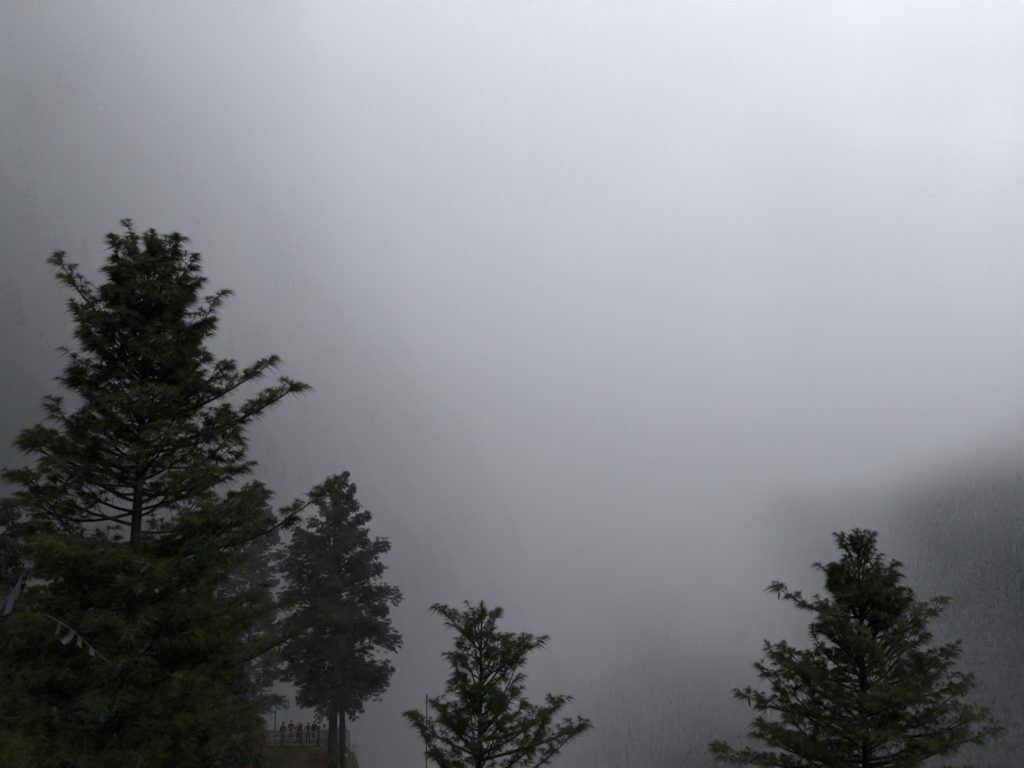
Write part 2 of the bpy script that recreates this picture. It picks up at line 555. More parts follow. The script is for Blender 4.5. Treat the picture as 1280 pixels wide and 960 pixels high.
pine('pine_tree', 'tallest pine at left, its dark drooping boughs filling the lower left corner', 'pines in the foreground',
     185, 16.0, 296, -9.6,
     [(296, 5), (322, 26), (345, 62), (400, 84), (450, 88), (475, 72), (492, 98), (540, 88), (572, 150), (640, 150), (700, 125), (780, 180), (860, 205), (1010, 260)],
     [(296, 5), (318, 24), (345, 46), (385, 84), (440, 92), (475, 98), (500, 150), (550, 155), (620, 160), (700, 150), (780, 160), (860, 155), (1010, 140)],
     11, M['needle'], 0.17, gap=0.047, gaps=[(612, 690, -0.75, 0.75)],
     specials=[(520, 338, 464, 0.2, 0.10), (560, 368, 494, -0.2, 0.10), (440, 76, 338, 0.1, 0.06), (430, 143, 312, -0.3, 0.03), (600, 34, 566, -0.1, 0.05), (640, 36, 632, 0.3, 0.05),
               (690, 408, 624, -0.6, 0.10), (690, 300, 640, -1.2, 0.05), (830, 412, 778, -0.5, 0.08), (800, 150, 715, -1.9, 0.05), (800, 350, 770, -1.0, 0.08), (760, 250, 700, -1.6, 0.06), (930, 240, 860, -2.0, 0.05),
               (430, 212, 312, 0.2, 0.03), (380, 166, 306, 0.05, 0.02), (384, 206, 310, -0.1, 0.02), (410, 236, 342, -0.2, 0.05), (470, 270, 384, 0.2, 0.08), (520, 90, 492, 0.0, 0.06), (480, 98, 400, 0.2, 0.05), (520, 280, 470, -0.3, 0.06)],
     leaders=3, candle=0.5, twig_len=0.6, step=0.155, sub=2, tuft=1.32)

pine('pine_tree', 'small young pine with sparse open branches, right of the red pole', 'pines in the foreground',
     600, 20.0, 758, -11.5,
     [(758, 4), (772, 46), (806, 42), (840, 34), (875, 36), (900, 80), (940, 62), (1010, 110)],
     [(758, 4), (778, 38), (815, 68), (850, 60), (885, 94), (915, 124), (950, 112), (1010, 130)],
     23, M['needle'], 0.09, gap=0.095, specials=[(815, 550, 768, 0.1, 0.05), (850, 670, 815, 0.1, 0.08), (925, 698, 884, 0.0, 0.10), (950, 728, 918, 0.0, 0.10), (945, 516, 905, 0.1, 0.08)],
     lean=0.05, step=0.145, twig_len=0.42, sub=2, tuft=1.3, leaders=3, candle=0.35, depth_scale=0.75)

rp = pine('pine_tree', 'conical pine at right with cones hanging under its crown tip', 'pines in the foreground',
     1070, 20.0, 668, -14.5,
     [(668, 24), (690, 26), (706, 20), (716, 48), (742, 95), (775, 68), (800, 40), (828, 100), (850, 118), (890, 138), (945, 165), (1010, 185)],
     [(668, 18), (690, 20), (708, 30), (728, 66), (764, 104), (800, 92), (835, 106), (862, 132), (900, 130), (930, 172), (1010, 190)],
     37, M['needle_warm'], 0.15, gap=0.052, gaps=[(778, 812, -1.0, -0.35)],
     specials=[(772, 974, 745, 0.1, 0.10), (800, 1180, 760, 0.1, 0.10), (850, 964, 824, 0.1, 0.08), (880, 1208, 858, -0.2, 0.08), (900, 932, 880, 0.2, 0.08), (970, 900, 948, 0, 0.05), (960, 1245, 922, -0.6, 0.06)],
     twig_len=0.5, leaders=5, candle=0.55, top_gap=1.6, step=0.155, sub=2, tuft=1.28)


def cone_mesh(rng):
    """hanging cone: spindle with overlapping scales, 0.19 m long, hanging from the origin"""
    mb = MB()
    n = 9
    t = np.linspace(0, 1, n)
    rad = 0.026 * np.sin(np.pi * (0.12 + 0.83 * t)) ** 0.8 * (1 - 0.35 * t)
    pts = np.stack([0.012 * t ** 2, np.zeros(n), -0.02 - 0.18 * t], -1)
    mb.tube(pts, rad, 7)
    mb.tube(np.array([(0, 0, 0.02), (0, 0, -0.03)]), [0.004, 0.005], 4)
    for k in range(40):
        u = k / 40; a = k * 2.399
        r = 0.026 * math.sin(math.pi * (0.12 + 0.83 * u)) ** 0.8 * (1 - 0.35 * u)
        c = np.array((0.012 * u * u + r * math.cos(a), r * math.sin(a), -0.02 - 0.18 * u))
        o = np.array((math.cos(a), math.sin(a), 0)); s = np.array((-math.sin(a), math.cos(a), 0)); d = np.array((0, 0, -1.0))
        mb.add([c - s * .010, c + s * .010, c + d * .020 + o * .011], [(0, 1, 2)])
    return mb


root, trunk_at, z_of, base, hang = rp
rng = np.random.RandomState(77)
cm_mesh = None
tops = [p for p, _ in hang if z_of(728) < p[2]]
outer = [p for p, _ in hang if z_of(905) < p[2] <= z_of(728) and abs(p[0]) > 0.9]
for k in range(34):
    if k < 14:
        a = k * 2.399; r = 0.16 + 0.018 * k
        p = trunk_at(z_of(688 + 0.9 * k)) + np.array((r * math.cos(a), r * math.sin(a), 0))
    elif k < 22:
        p = tops[rng.randint(len(tops))] + rng.normal(0, 0.05, 3)
    else:
        p = outer[rng.randint(len(outer))] + rng.normal(0, 0.06, 3)
    p = p - np.array((0, 0, 0.03))
    if cm_mesh is None:
        o = cone_mesh(rng).build('cone', M['cone'], root); cm_mesh = o.data
    else:
        o = link('cone', cm_mesh, None, root)
    o.location = p
    o.rotation_euler = (rng.normal(0, 0.25), rng.normal(0, 0.25), rng.rand() * 6.28)
    o.scale = [rng.uniform(0.95, 1.35)] * 3

# ------------------------------------------------------------------ cypresses and the dark trees behind the tall pine
def spray_template(rng, faces=24, size=0.42):
    """drooping fan of scale-leaf twigs: narrow ragged faces hanging from a short twig (axis +X, hanging -Z)"""
    v, t = [], []
    for i in range(faces):
        s = rng.rand()
        p = np.array((size * (s - 0.1), rng.normal(0, 0.06) * size * 2, rng.normal(0, 0.05) * size))
        d = np.array((rng.uniform(0.0, 0.8), rng.normal(0, 0.45), -rng.uniform(0.3, 1.4)))
        d /= np.linalg.norm(d)
        side = np.cross(d, rng.normal(0, 1, 3)); side /= np.linalg.norm(side) + 1e-9
        ln = size * rng.uniform(0.28, 0.70); w = ln * rng.uniform(0.07, 0.16)
        k = len(v)
        v += [p, p + d * ln * .45 - side * w, p + d * ln, p + d * ln * .45 + side * w]
        t += [(k, k + 1, k + 2), (k, k + 2, k + 3)]
    return np.array(v), np.array(t)


def cypress(name, label, cat, group, px, depth, top_py, base_z, left, right, seed, leaf, r_trunk, branches, sprays=14, size=0.42,
            low_py=None, stems=1, depth_scale=0.85, droop=0.25, tilt=(55, 12), density=1.0, ragged=(0.7, 1.05)):
    rng = np.random.RandomState(seed)
    temps = [spray_template(rng, 22, size) for _ in range(6)]
    m_px = depth / F_PX
    top = at(px, top_py, depth)
    base = np.array((top[0], depth, base_z))
    root = thing(name, label, cat, base, group)
    z_of = lambda py: at(px, py, depth)[2] - base_z
    H = top[2] - base_z
    def trunk_at(z, k=0):
        t = np.clip(z / H, 0, 1)
        off = (k * r_trunk * 2.6 * (1 - t) ** 1.5)
        return np.array((off + 0.12 * math.sin(2.6 * t + seed), 0.1 * math.sin(3.7 * t + seed), z))
    for k in range(stems):
        hh = H - 0.35 if k == 0 else H * 0.72
        zs = np.linspace(-0.6, hh, 30)
        rr = r_trunk * (1 if k == 0 else 0.7) * np.clip(1 - zs / hh, 0, 1) ** 0.8 + 0.02
        mb = MB(); mb.tube(np.array([trunk_at(z, k) for z in zs]), rr, 10); mb.build('trunk', M['bark'], root, True)
    lz = np.array([z_of(p) for p, _ in left]); lx = np.array([e for _, e in left]) * m_px
    rz_ = np.array([z_of(p) for p, _ in right]); rx = np.array([e for _, e in right]) * m_px
    zl = z_of(low_py if low_py else left[-1][0])
    az = rng.rand() * 6.28
    for b in range(branches):
        f = (b + rng.rand()) / branches
        z = H - 0.02 - (H - 0.02 - zl) * f ** 0.9
        az += 2.399 + rng.normal(0, 0.3)
        c = math.cos(az)
        a_, b_ = np.interp(z, lz[::-1], lx[::-1]), np.interp(z, rz_[::-1], rx[::-1])
        Lh = ((b_ if c > 0 else a_) * abs(c) ** 0.7 + depth_scale * 0.5 * (a_ + b_) * (1 - abs(c) ** 0.7)) * rng.uniform(*ragged)
        if Lh < 0.08: continue
        elev = R(tilt[0] + (tilt[1] - tilt[0]) * min(1, f * 1.6) + rng.normal(0, 7))
        b0 = trunk_at(z - Lh * math.tan(elev) * 0.6)
        e = np.array((b0[0] + Lh * c, b0[1] + Lh * math.sin(az), z + rng.normal(0, 0.1)))
        L = np.linalg.norm(e - b0)
        pts = bezier(b0, (b0 + e) / 2 + np.array((0, 0, 0.14 * L)), e, 8)
        wood = MB(); wood.tube(pts, (0.012 + 0.012 * L) * (1 - np.linspace(0, 1, 8)) ** 0.8 + 0.006, 5)
        fm = MB()
        ns = max(4, int(sprays * density * (0.4 + L * 0.75)))
        u = 0.18 + 0.82 * rng.rand(ns) ** 0.75
        P = np.array([[np.interp(q, np.linspace(0, 1, 8), pts[:, j]) for j in range(3)] for q in u])
        # side twigs widen the bough in the middle
        wdt = 0.26 * L * (1.1 - u) + 0.12
        out = (e - b0); out[2] = 0; out /= np.linalg.norm(out) + 1e-9
        sd = np.array((-out[1], out[0], 0))
        sw = rng.normal(0, 1, ns) * wdt * 0.6
        P = P + sd[None] * sw[:, None]
        P[:, 2] += rng.normal(0, 0.06 * L + 0.05, ns) - droop * np.abs(sw) * 0.6 - droop * rng.rand(ns) * 0.5
        ang = np.arctan2(out[1], out[0]) + np.sign(sw) * rng.uniform(0.1, 0.9, ns)
        S = rng.uniform(0.7, 1.3, ns)
        which = rng.randint(0, 6, ns)
        for w, (tv, tt) in enumerate(temps):
            sel = np.where(which == w)[0]
            if not len(sel): continue
            ca, sa = np.cos(ang[sel])[:, None], np.sin(ang[sel])[:, None]
            V = np.stack([tv[None, :, 0] * ca - tv[None, :, 1] * sa, tv[None, :, 0] * sa + tv[None, :, 1] * ca,
                          np.repeat(tv[None, :, 2], len(sel), 0)], -1) * S[sel][:, None, None] + P[sel][:, None, :]
            T = (tt[None] + (np.arange(len(sel)) * len(tv))[:, None, None]).reshape(-1, 3)
            fm.add(V.reshape(-1, 3), T)
        o = wood.build('branch', M['twig'], root)
        fm.build('foliage', leaf, o)
    return root


gz = lambda px, d: float(ground_h(at(px, 500, d)[0], d))
cypress('cypress_tree', 'tall grey cypress in the fog beside the railed terrace', 'cypress tree', None, 424, 68.0, 588, gz(424, 68) - 0.2,
        [(588, 5), (610, 18), (650, 42), (668, 66), (700, 72), (760, 76), (800, 68), (830, 74), (865, 82), (876, 74)],
        [(588, 5), (610, 17), (645, 38), (662, 62), (690, 60), (735, 80), (765, 70), (795, 82), (820, 62), (850, 86), (870, 94), (884, 80)],
        5, M['cypress'], 0.36, 125, sprays=30, size=0.42, stems=2, droop=0.55, tilt=(62, 4), ragged=(0.5, 1.12))
cypress('cypress_tree', 'faint tree top showing between the tall pine and the grey cypress', 'cypress tree', None, 316, 86.0, 598, gz(316, 86) - 0.2,
        [(598, 6), (640, 30), (720, 44), (800, 48), (900, 54)], [(598, 6), (630, 24), (680, 38), (740, 44), (800, 44), (900, 48)],
        6, M['cypress'], 0.30, 90, sprays=22, size=0.55, droop=0.5, tilt=(60, 10))
cypress('evergreen_tree', 'dark evergreen cut off by the left edge behind the white flags', 'evergreen tree', None, -8, 30.0, 612, gz(-8, 30) - 0.2,
        [(612, 20), (660, 60), (760, 90), (900, 110), (1000, 120)], [(612, 20), (640, 48), (690, 60), (760, 78), (900, 95), (1000, 105)],
        7, M['dark_leaf'], 0.22, 80, sprays=26, size=0.34, droop=0.3, tilt=(50, 5))
cypress('evergreen_tree', 'bushy dark evergreen standing behind the lower left boughs', 'evergreen tree', None, 110, 34.0, 706, gz(110, 34) - 0.2,
        [(706, 22), (740, 60), (820, 95), (900, 120), (1000, 130)], [(706, 22), (740, 58), (820, 90), (900, 105), (1000, 115)],
        8, M['dark_leaf'], 0.22, 70, sprays=26, size=0.36, droop=0.3, tilt=(45, 5))
cypress('evergreen_tree', 'dark evergreen filling the gap under the right boughs of the tall pine', 'evergreen tree', None, 262, 40.0, 742, gz(262, 40) - 0.2,
        [(742, 16), (790, 50), (860, 70), (1000, 85)], [(742, 16), (790, 46), (860, 58), (940, 62), (1000, 70)],
        9, M['dark_leaf'], 0.22, 60, sprays=24, size=0.4, droop=0.3, tilt=(45, 5))

# ------------------------------------------------------------------ viewing terrace with red railing
def mat_flat(name, c, rough=0.8, var=0.25, scale=14.0):
    return mat_noise(name, tuple(v * (1 - var) for v in c), tuple(min(1, v * (1 + var)) for v in c), scale, rough, None, 0.25)


M['red_paint'] = mat_flat('weathered_red_paint', (0.11, 0.042, 0.038), 0.7)
M['pale_rail'] = mat_flat('pale_worn_wood', (0.20, 0.175, 0.16), 0.8)
M['stone'] = mat_flat('terrace_stone', (0.06, 0.055, 0.05), 0.9, 0.4, 3.0)
M['white_cloth'] = mat_flat('white_cloth', (0.27, 0.265, 0.26), 0.9, 0.25, 3.0)
M['shaded_cloth'] = mat_flat('shaded_white_cloth', (0.12, 0.122, 0.13), 0.9, 0.25, 3.0)  # white flag cloth, its shade put into a darker base colour
M['red_cloth'] = mat_flat('dark_red_cloth', (0.20, 0.05, 0.05), 0.9)
M['cord'] = mat_flat('cord', (0.16, 0.15, 0.14), 0.9)
FLOOR_Z = -24.75

x0, x1 = at(312, 930, 70)[0], at(402, 930, 70)[0]
tr = thing('viewing_terrace', 'small stone terrace on the brown knoll with people standing on it', 'terrace', ((x0 + x1) / 2, 72.0, FLOOR_Z))
W = x1 - x0
mb = MB(); mb.box((0, 0, -0.50), (W, 4.2, 0.84)); mb.build('foundation', M['stone'], tr)
rng = np.random.RandomState(3)
nsl = 9
for i in range(nsl):
    for j in range(5):
        mb = MB(); mb.box((-W / 2 + (i + .5) * W / nsl, -2.1 + (j + .5) * 0.84, -0.04 + rng.normal(0, 0.006)), (W / nsl - 0.02, 0.82, 0.08))
        mb.build('paving_slab', M['stone'], tr)

rl = thing('railing', 'red post railing with pale rails along the terrace edge', 'railing', ((x0 + x1) / 2, 70.05, FLOOR_Z))
post_x = [at(p, 930, 70)[0] - (x0 + x1) / 2 for p in (316, 332, 352, 376, 398)]
for k, x in enumerate(post_x):
    mb = MB(); h = 1.75 if k == 3 else (1.55 if k == 4 else 1.25)
    mb.box((x, 0, h / 2 - 0.1), (0.17, 0.17, h + 0.2)); mb.box((x, 0, h + 0.03), (0.24, 0.24, 0.06)); mb.box((x, 0, h + 0.09), (0.13, 0.13, 0.06))
    mb.build('post', M['red_paint'], rl)
for a, b in zip(post_x[:-1], post_x[1:]):
    for z, r in ((1.16, 0.032), (0.62, 0.026), (0.14, 0.032)):
        mb = MB(); mb.box(((a + b) / 2, 0, z), (b - a - 0.172, 0.07, r * 2)); mb.build('rail', M['pale_rail'] if z < 1 or a > post_x[1] else M['red_paint'], rl)

lp = thing('post', 'thin red post with a pale knob standing left of the railing people', 'post', (at(344, 900, 70.6)[0], 70.6, FLOOR_Z))
mb = MB(); mb.tube(np.array([(0, 0, 0), (0, 0, 1.2), (0, 0, 2.55)]), [0.07, 0.06, 0.05], 8); mb.build('shaft', M['red_paint'], lp)
mb = MB(); mb.tube(np.array([(0, 0, 2.552), (0, 0, 2.60), (0, 0, 2.70), (0, 0, 2.80), (0, 0, 2.86)]), [0.05, 0.10, 0.12, 0.09, 0.02], 10); mb.build('knob', M['pale_rail'], lp)

# ------------------------------------------------------------------ people on the terrace
M['skin'] = mat_flat('skin', (0.38, 0.24, 0.17), 0.6, 0.08)
M['hair'] = mat_flat('black_hair', (0.015, 0.013, 0.012), 0.5)


def person(px, depth, label, facing, jacket, trousers, height=1.68, hat=None, pack=None, arms='rail', seed=0):
    rng = np.random.RandomState(seed)
    p = at(px, 905, depth)
    root = thing('person', label, 'person', (p[0], depth, FLOOR_Z), 'people on the terrace')
    root.rotation_euler = (0, 0, facing)
    k = height / 1.70
    V, Rd, E = [], [], []
    def add(co, r, par=None):
        V.append(tuple(c * k for c in co)); Rd.append(r * k)
        if par is not None: E.append((par, len(V) - 1))
        return len(V) - 1
    # figure faces -Y
    pel = add((0, 0, 0.93), 0.145)
    sp = add((0, 0.01, 1.10), 0.135, pel); ch = add((0, 0.015, 1.28), 0.155, sp); nb = add((0, 0.02, 1.42), 0.085, ch)
    nk = add((0, 0.005, 1.49), 0.055, nb); hd = add((0, -0.01, 1.57), 0.088, nk); ht = add((0, 0.0, 1.645), 0.082, hd)
    add((0, -0.098, 1.575), 0.016, hd)
    for s in (-1, 1):
        hp = add((s * 0.095, 0, 0.86), 0.100, pel); kn = add((s * 0.105, -0.015 - 0.03 * rng.rand(), 0.49), 0.066, hp)
        an = add((s * 0.11, 0.02, 0.10), 0.046, kn); hl = add((s * 0.112, 0.0, 0.045), 0.042, an); add((s * 0.125, -0.15, 0.032), 0.034, hl)
        sh = add((s * 0.185, 0.015, 1.385), 0.072, nb)
        if arms == 'rail':
            el = add((s * 0.25, -0.08, 1.14), 0.050, sh); wr = add((s * 0.17, -0.30, 1.10), 0.034, el); d = np.array((0, -0.9, -0.35))
        elif arms == 'camera':
            el = add((s * 0.26, -0.16, 1.19), 0.050, sh); wr = add((s * 0.09, -0.27, 1.46), 0.034, el); d = np.array((-0.2 * s, -0.3, 0.9))
        else:
            el = add((s * 0.245, 0.03, 1.12), 0.050, sh); wr = add((s * 0.25, -0.05, 0.88), 0.034, el); d = np.array((0, -0.25, -0.95))
        d = d / np.linalg.norm(d)
        w = np.array(V[wr]) / k
        pm = add(tuple(w + d * 0.06), 0.032, wr)
        c = np.array(V[pm]) / k
        side = np.cross(d, (s * 1.0, 0, 0)); side = side / np.linalg.norm(side) if np.linalg.norm(side) > .1 else np.array((0, 1, 0))
        for q, ln in enumerate((0.062, 0.072, 0.068, 0.052)):
            f1 = add(tuple(c + side * (q - 1.5) * 0.017 + d * 0.03), 0.009, pm)
            f2 = add(tuple(c + side * (q - 1.5) * 0.018 + d * (0.03 + ln * .5) + np.array((-s * 0.008, 0, 0))), 0.0085, f1)
            add(tuple(c + side * (q - 1.5) * 0.018 + d * (0.03 + ln) + np.array((-s * 0.022, 0, 0))), 0.007, f2)
        th = add(tuple(c - side * 0.035 - d * 0.015 + np.array((-s * 0.015, 0, 0))), 0.011, pm)
        add(tuple(c - side * 0.045 + d * 0.02 + np.array((-s * 0.03, 0, 0))), 0.009, th)
    me = bpy.data.meshes.new('body')
    me.from_pydata(V, E, [])
    o = bpy.data.objects.new('body', me); C.objects.link(o)
    md = o.modifiers.new('skin', 'SKIN')
    for i, r in enumerate(Rd):
        me.skin_vertices[0].data[i].radius = (r, r * (0.80 if i in (pel, sp, ch) else 1.0))
    me.skin_vertices[0].data[pel].use_root = True
    ss = o.modifiers.new('sub', 'SUBSURF'); ss.levels = 1; ss.render_levels = 1
    dg = bpy.context.evaluated_depsgraph_get()
    fin = bpy.data.meshes.new_from_object(o.evaluated_get(dg))
    bpy.data.objects.remove(o)
    for m in (M['skin'], jacket, trousers):
        fin.materials.append(m)
    for f in fin.polygons:
        c = np.array(f.center) / k
        hand = math.hypot(c[0], c[1]) > 0 and any(np.linalg.norm(c - np.array(V[j]) / k) < 0.11 for j in range(len(V)) if Rd[j] < 0.0335 * k and 0.012 * k > Rd[j] and c[2] < 1.5)
        f.material_index = 0 if (c[2] > 1.475 or hand) else (1 if c[2] > 0.86 else 2)
        f.use_smooth = True
    fin.name = 'body'
    b = bpy.data.objects.new('body', fin); C.objects.link(b); b.parent = root
    # hair cap, eyes, hat, backpack
    mb = MB(); prof = [(0.086, 1.60), (0.096, 1.63), (0.094, 1.68), (0.070, 1.725), (0.03, 1.742)]
    mb.tube(np.array([(0, 0.022, z * k) for _, z in prof]), [r * k for r, _ in prof], 12); mb.build('hair', M['hair'], root, True)
    for s in (-1, 1):
        mb = MB(); mb.tube(np.array([(s * 0.03 * k, -0.092 * k, 1.600 * k), (s * 0.03 * k, -0.099 * k, 1.600 * k)]), [0.009, 0.006], 6); mb.build('eye', M['hair'], root)
    if hat is not None:
        mb = MB(); prof = [(0.17, 1.655), (0.165, 1.668), (0.108, 1.672), (0.105, 1.73), (0.085, 1.775), (0.03, 1.785)]
        mb.tube(np.array([(0, 0.01, z * k) for _, z in prof]), [r * k for r, _ in prof], 14); mb.build('hat', hat, root, True)
    if pack is not None:
        mb = MB(); prof = [(0.10, 0.95), (0.15, 1.0), (0.16, 1.15), (0.15, 1.30), (0.09, 1.40)]
        mb.tube(np.array([(0, 0.22 * k, z * k) for _, z in prof]), [r * k for r, _ in prof], 8); mb.build('backpack', pack, root, True)
    return root


J = lambda n, c: mat_flat(n, c, 0.8, 0.15)
person(329, 70.75, 'person in a white sun hat at the left end of the railing', 0.3, J('jacket_grey', (0.10, 0.10, 0.11)), J('trousers_black', (0.02, 0.02, 0.022)), 1.62, M['white_cloth'], None, 'rail', 1)
person(354.5, 70.8, 'person in an olive green jacket with a dark backpack on the terrace', math.pi - 0.5, J('jacket_olive', (0.07, 0.085, 0.035)), J('trousers_brown', (0.05, 0.04, 0.03)), 1.74, None, J('pack_black', (0.02, 0.02, 0.02)), 'side', 2)
person(364, 71.3, 'person in a dark red jacket between the olive and the white capped person', 0.2, J('jacket_maroon', (0.13, 0.025, 0.03)), J('trousers_grey', (0.06, 0.06, 0.065)), 1.70, None, None, 'side', 3)
person(373.5, 70.8, 'person in a white cap and navy jacket behind the tallest red railing post', -0.3, J('jacket_navy', (0.025, 0.03, 0.05)), J('trousers_navy', (0.03, 0.03, 0.04)), 1.68, M['white_cloth'], None, 'camera', 4)
person(385.5, 70.75, 'person in a dark blue coat leaning on the railing', 0.1, J('jacket_blue', (0.03, 0.04, 0.075)), J('trousers_black2', (0.02, 0.02, 0.022)), 1.72, None, None, 'rail', 5)
person(392.5, 71.4, 'person in a black jacket nearest the right end of the railing', -0.6, J('jacket_black', (0.018, 0.018, 0.02)), J('trousers_dark', (0.03, 0.028, 0.026)), 1.60, None, J('pack_red', (0.12, 0.03, 0.03)), 'side', 6)

# ------------------------------------------------------------------ red flag pole right of the cypress
fpx = at(533, 900, 64)
fz0 = float(ground_h(fpx[0], 64.0)) - 0.3
ftop = at(533, 874, 64)[2] - fz0
fp = thing('flag_pole', 'slender red pole with a pale finial left of the small pine', 'pole', (fpx[0], 64.0, fz0))
mb = MB(); mb.tube(np.array([(0, 0, 0), (0.01, 0, ftop * .5), (0.02, 0, ftop)]), [0.075, 0.06, 0.045], 9); mb.build('shaft', M['red_paint'], fp, True)
mb = MB(); mb.tube(np.array([(0.02, 0, ftop + 0.002), (0.02, 0, ftop + .06), (0.02, 0, ftop + .12), (0.02, 0, ftop + .24), (0.02, 0, ftop + .34), (0.02, 0, ftop + .46)]), [0.05, 0.11, 0.05, 0.10, 0.07, 0.01], 10)
mb.build('finial', M['pale_rail'], fp, True)

# ------------------------------------------------------------------ prayer flags in the dark trees at left
def cloth(a, b, drop_a, drop_b, rng, sway):
    """hanging cloth between two points of the cord, two sided sheet 4 mm thick with soft folds"""
    a, b = np.asarray(a, float), np.asarray(b, float)
    nu, nv = 7, 8
    nrm = np.cross(b - a, (0, 0, 1.0)); nrm /= np.linalg.norm(nrm) + 1e-9
    ph = rng.rand() * 6
    g = []
    for j in range(nv):
        v = j / (nv - 1)
        for i in range(nu):
            u = i / (nu - 1)
            q = a * (1 - u) + b * u + np.array((0, 0, -1.0)) * v * (drop_a * (1 - u) + drop_b * u)
            q = q + nrm * (0.03 * v * math.sin(5 * u + 2 * v + ph)) + sway * v * v
            g.append(q)
    g = np.array(g)
    mb = MB()
    idx = np.arange(nu * nv).reshape(nv, nu)
    q = np.stack([idx[:-1, :-1], idx[:-1, 1:], idx[1:, 1:], idx[1:, :-1]], -1).reshape(-1, 4)
    mb.add(g + nrm * 0.002, None, q); mb.add(g - nrm * 0.002, None, q[:, ::-1])
    return mb


def flag_line(label, pts, flags, seed):
    rng = np.random.RandomState(seed)
    P = np.array([at(*p) for p in pts])
    org = P[0].copy()
    root = thing('prayer_flag_string', label, 'prayer flags', org)
    t = np.linspace(0, len(P) - 1, 40)
    curve = np.stack([np.interp(t, np.arange(len(P)), P[:, j]) for j in range(3)], -1) - org
    mb = MB(); mb.tube(curve, np.full(40, 0.006), 5); mb.build('cord', M['cord'], root)
    for xa, ya, xb, yb, dep, da, db, m in flags:
        a, b = at(xa, ya, dep) - org, at(xb, yb, dep + 0.05) - org
        k = dep / F_PX
        cloth(a, b, da * k, db * k, rng, np.array((rng.normal(0, .06), rng.normal(0, .05), 0))).build('flag', M[m], root)
    return root


flag_line('cord with a row of white hanging flags toned dark for shade at the left edge', [(178, 707, 16.1), (95, 703, 15.0), (39, 700, 14.2), (27, 721, 14.1), (15, 740, 14.0), (0, 753, 14.0), (-60, 785, 14.2)],
          [(31, 700, 39, 701, 14.15, 9, 8, 'shaded_cloth'), (20, 732, 27, 722, 14.05, 14, 26, 'shaded_cloth'), (9, 746, 20, 733, 14.0, 22, 30, 'shaded_cloth'), (-3, 755, 9, 747, 14.0, 20, 24, 'shaded_cloth')], 1)
flag_line('short sagging cord of small white cloth scraps toned dark for shade among the dark lower boughs', [(56, 768, 14.1), (74, 777, 14.0), (90, 787, 13.9), (104, 800, 13.8), (122, 816, 13.8), (140, 834, 13.9)],
          [(73, 777, 76, 777, 14.0, 15, 14, 'shaded_cloth'), (88, 786, 93, 790, 13.9, 12, 15, 'shaded_cloth'), (97, 794, 102, 798, 13.82, 9, 12, 'shaded_cloth'),
           (112, 807, 118, 812, 13.8, 9, 7, 'shaded_cloth')], 2)

# ------------------------------------------------------------------ shrubs and grass on the knoll
def shrub(label, px, depth, radius, height, seed, leaf, n=900, ls=0.09, blossoms=0):
    rng = np.random.RandomState(seed)
    x = at(px, 940, depth)[0]
    z = float(ground_h(x, depth))
    root = thing('shrub', label, 'shrub', (x, depth, z), 'shrubs on the terrace knoll')
    wood, fm = MB(), MB()
    tips = []
    for s in range(12):
        a = rng.rand() * 6.28; r = radius * rng.uniform(0.2, 0.9)
        e = np.array((r * math.cos(a), r * math.sin(a), height * rng.uniform(0.6, 1.0) * (1 - 0.3 * (r / radius) ** 2)))
        pts = bezier(np.array((0.1 * math.cos(a), 0.1 * math.sin(a), -0.1)), np.array((e[0] * .3, e[1] * .3, e[2] * .7)), e, 6)
        wood.tube(pts, np.linspace(0.03, 0.008, 6), 4)
        for q in range(7):
            tips.append((pts[rng.randint(2, 6)] + rng.normal(0, 0.16, 3) * radius * np.array((1, 1, .8))))
    tips = np.array(tips)
    c = tips[rng.randint(0, len(tips), n)] + rng.normal(0, 0.11, (n, 3)) * radius
    d = rng.normal(0, 1, (n, 3)) + np.array((0, 0, 0.3)); d /= np.linalg.norm(d, axis=1)[:, None]
    sd = np.cross(d, rng.normal(0, 1, (n, 3))); sd /= np.linalg.norm(sd, axis=1)[:, None]
    ln = ls * rng.uniform(0.7, 1.5, (n, 1)); w = ln * 0.28
    V = np.stack([c, c + d * ln * .5 - sd * w, c + d * ln, c + d * ln * .5 + sd * w], 1)
    k = np.arange(n)[:, None] * 4
    T = np.concatenate([k + np.array((0, 1, 2)), k + np.array((0, 2, 3))])
    fm.add(V.reshape(-1, 3), T)
    wood.build('stems', M['twig'], root); fm.build('foliage', leaf, root)
    for b in range(blossoms):
        mb = MB(); p = tips[rng.randint(len(tips))] + np.array((0, -0.25 * radius, 0.1))
        for q in range(5):
            a = q * 1.2566; o = np.array((math.cos(a), -0.3, math.sin(a))) * 0.09
            mb.add([p, p + o * .6 + np.array((o[2], 0, -o[0])) * .5, p + o, p + o * .6 - np.array((o[2], 0, -o[0])) * .5], None, [(0, 1, 2, 3)])
        mb.build('blossom', M['white_cloth'], root)
    return root


shrub('russet twiggy shrub beside the left end of the railing', 322, 67.5, 1.3, 3.3, 1, M['russet'], 1500, 0.10)
shrub('green shrub with pale blossoms in front of the railing', 338, 64.5, 1.3, 1.5, 2, M['shrub'], 1900, 0.11, 3)
shrub('low dark green shrub at the bottom edge below the railing posts', 362, 63.0, 1.1, 1.1, 3, M['shrub'], 1500, 0.11, 1)
shrub('brown low shrub on the knoll below the right railing post', 392, 66.0, 1.2, 1.0, 4, M['russet'], 1400, 0.10, 1)
shrub('small olive shrub on the knoll left of the cypress trunk', 413, 66.5, 0.8, 1.1, 5, M['shrub'], 1000, 0.10)

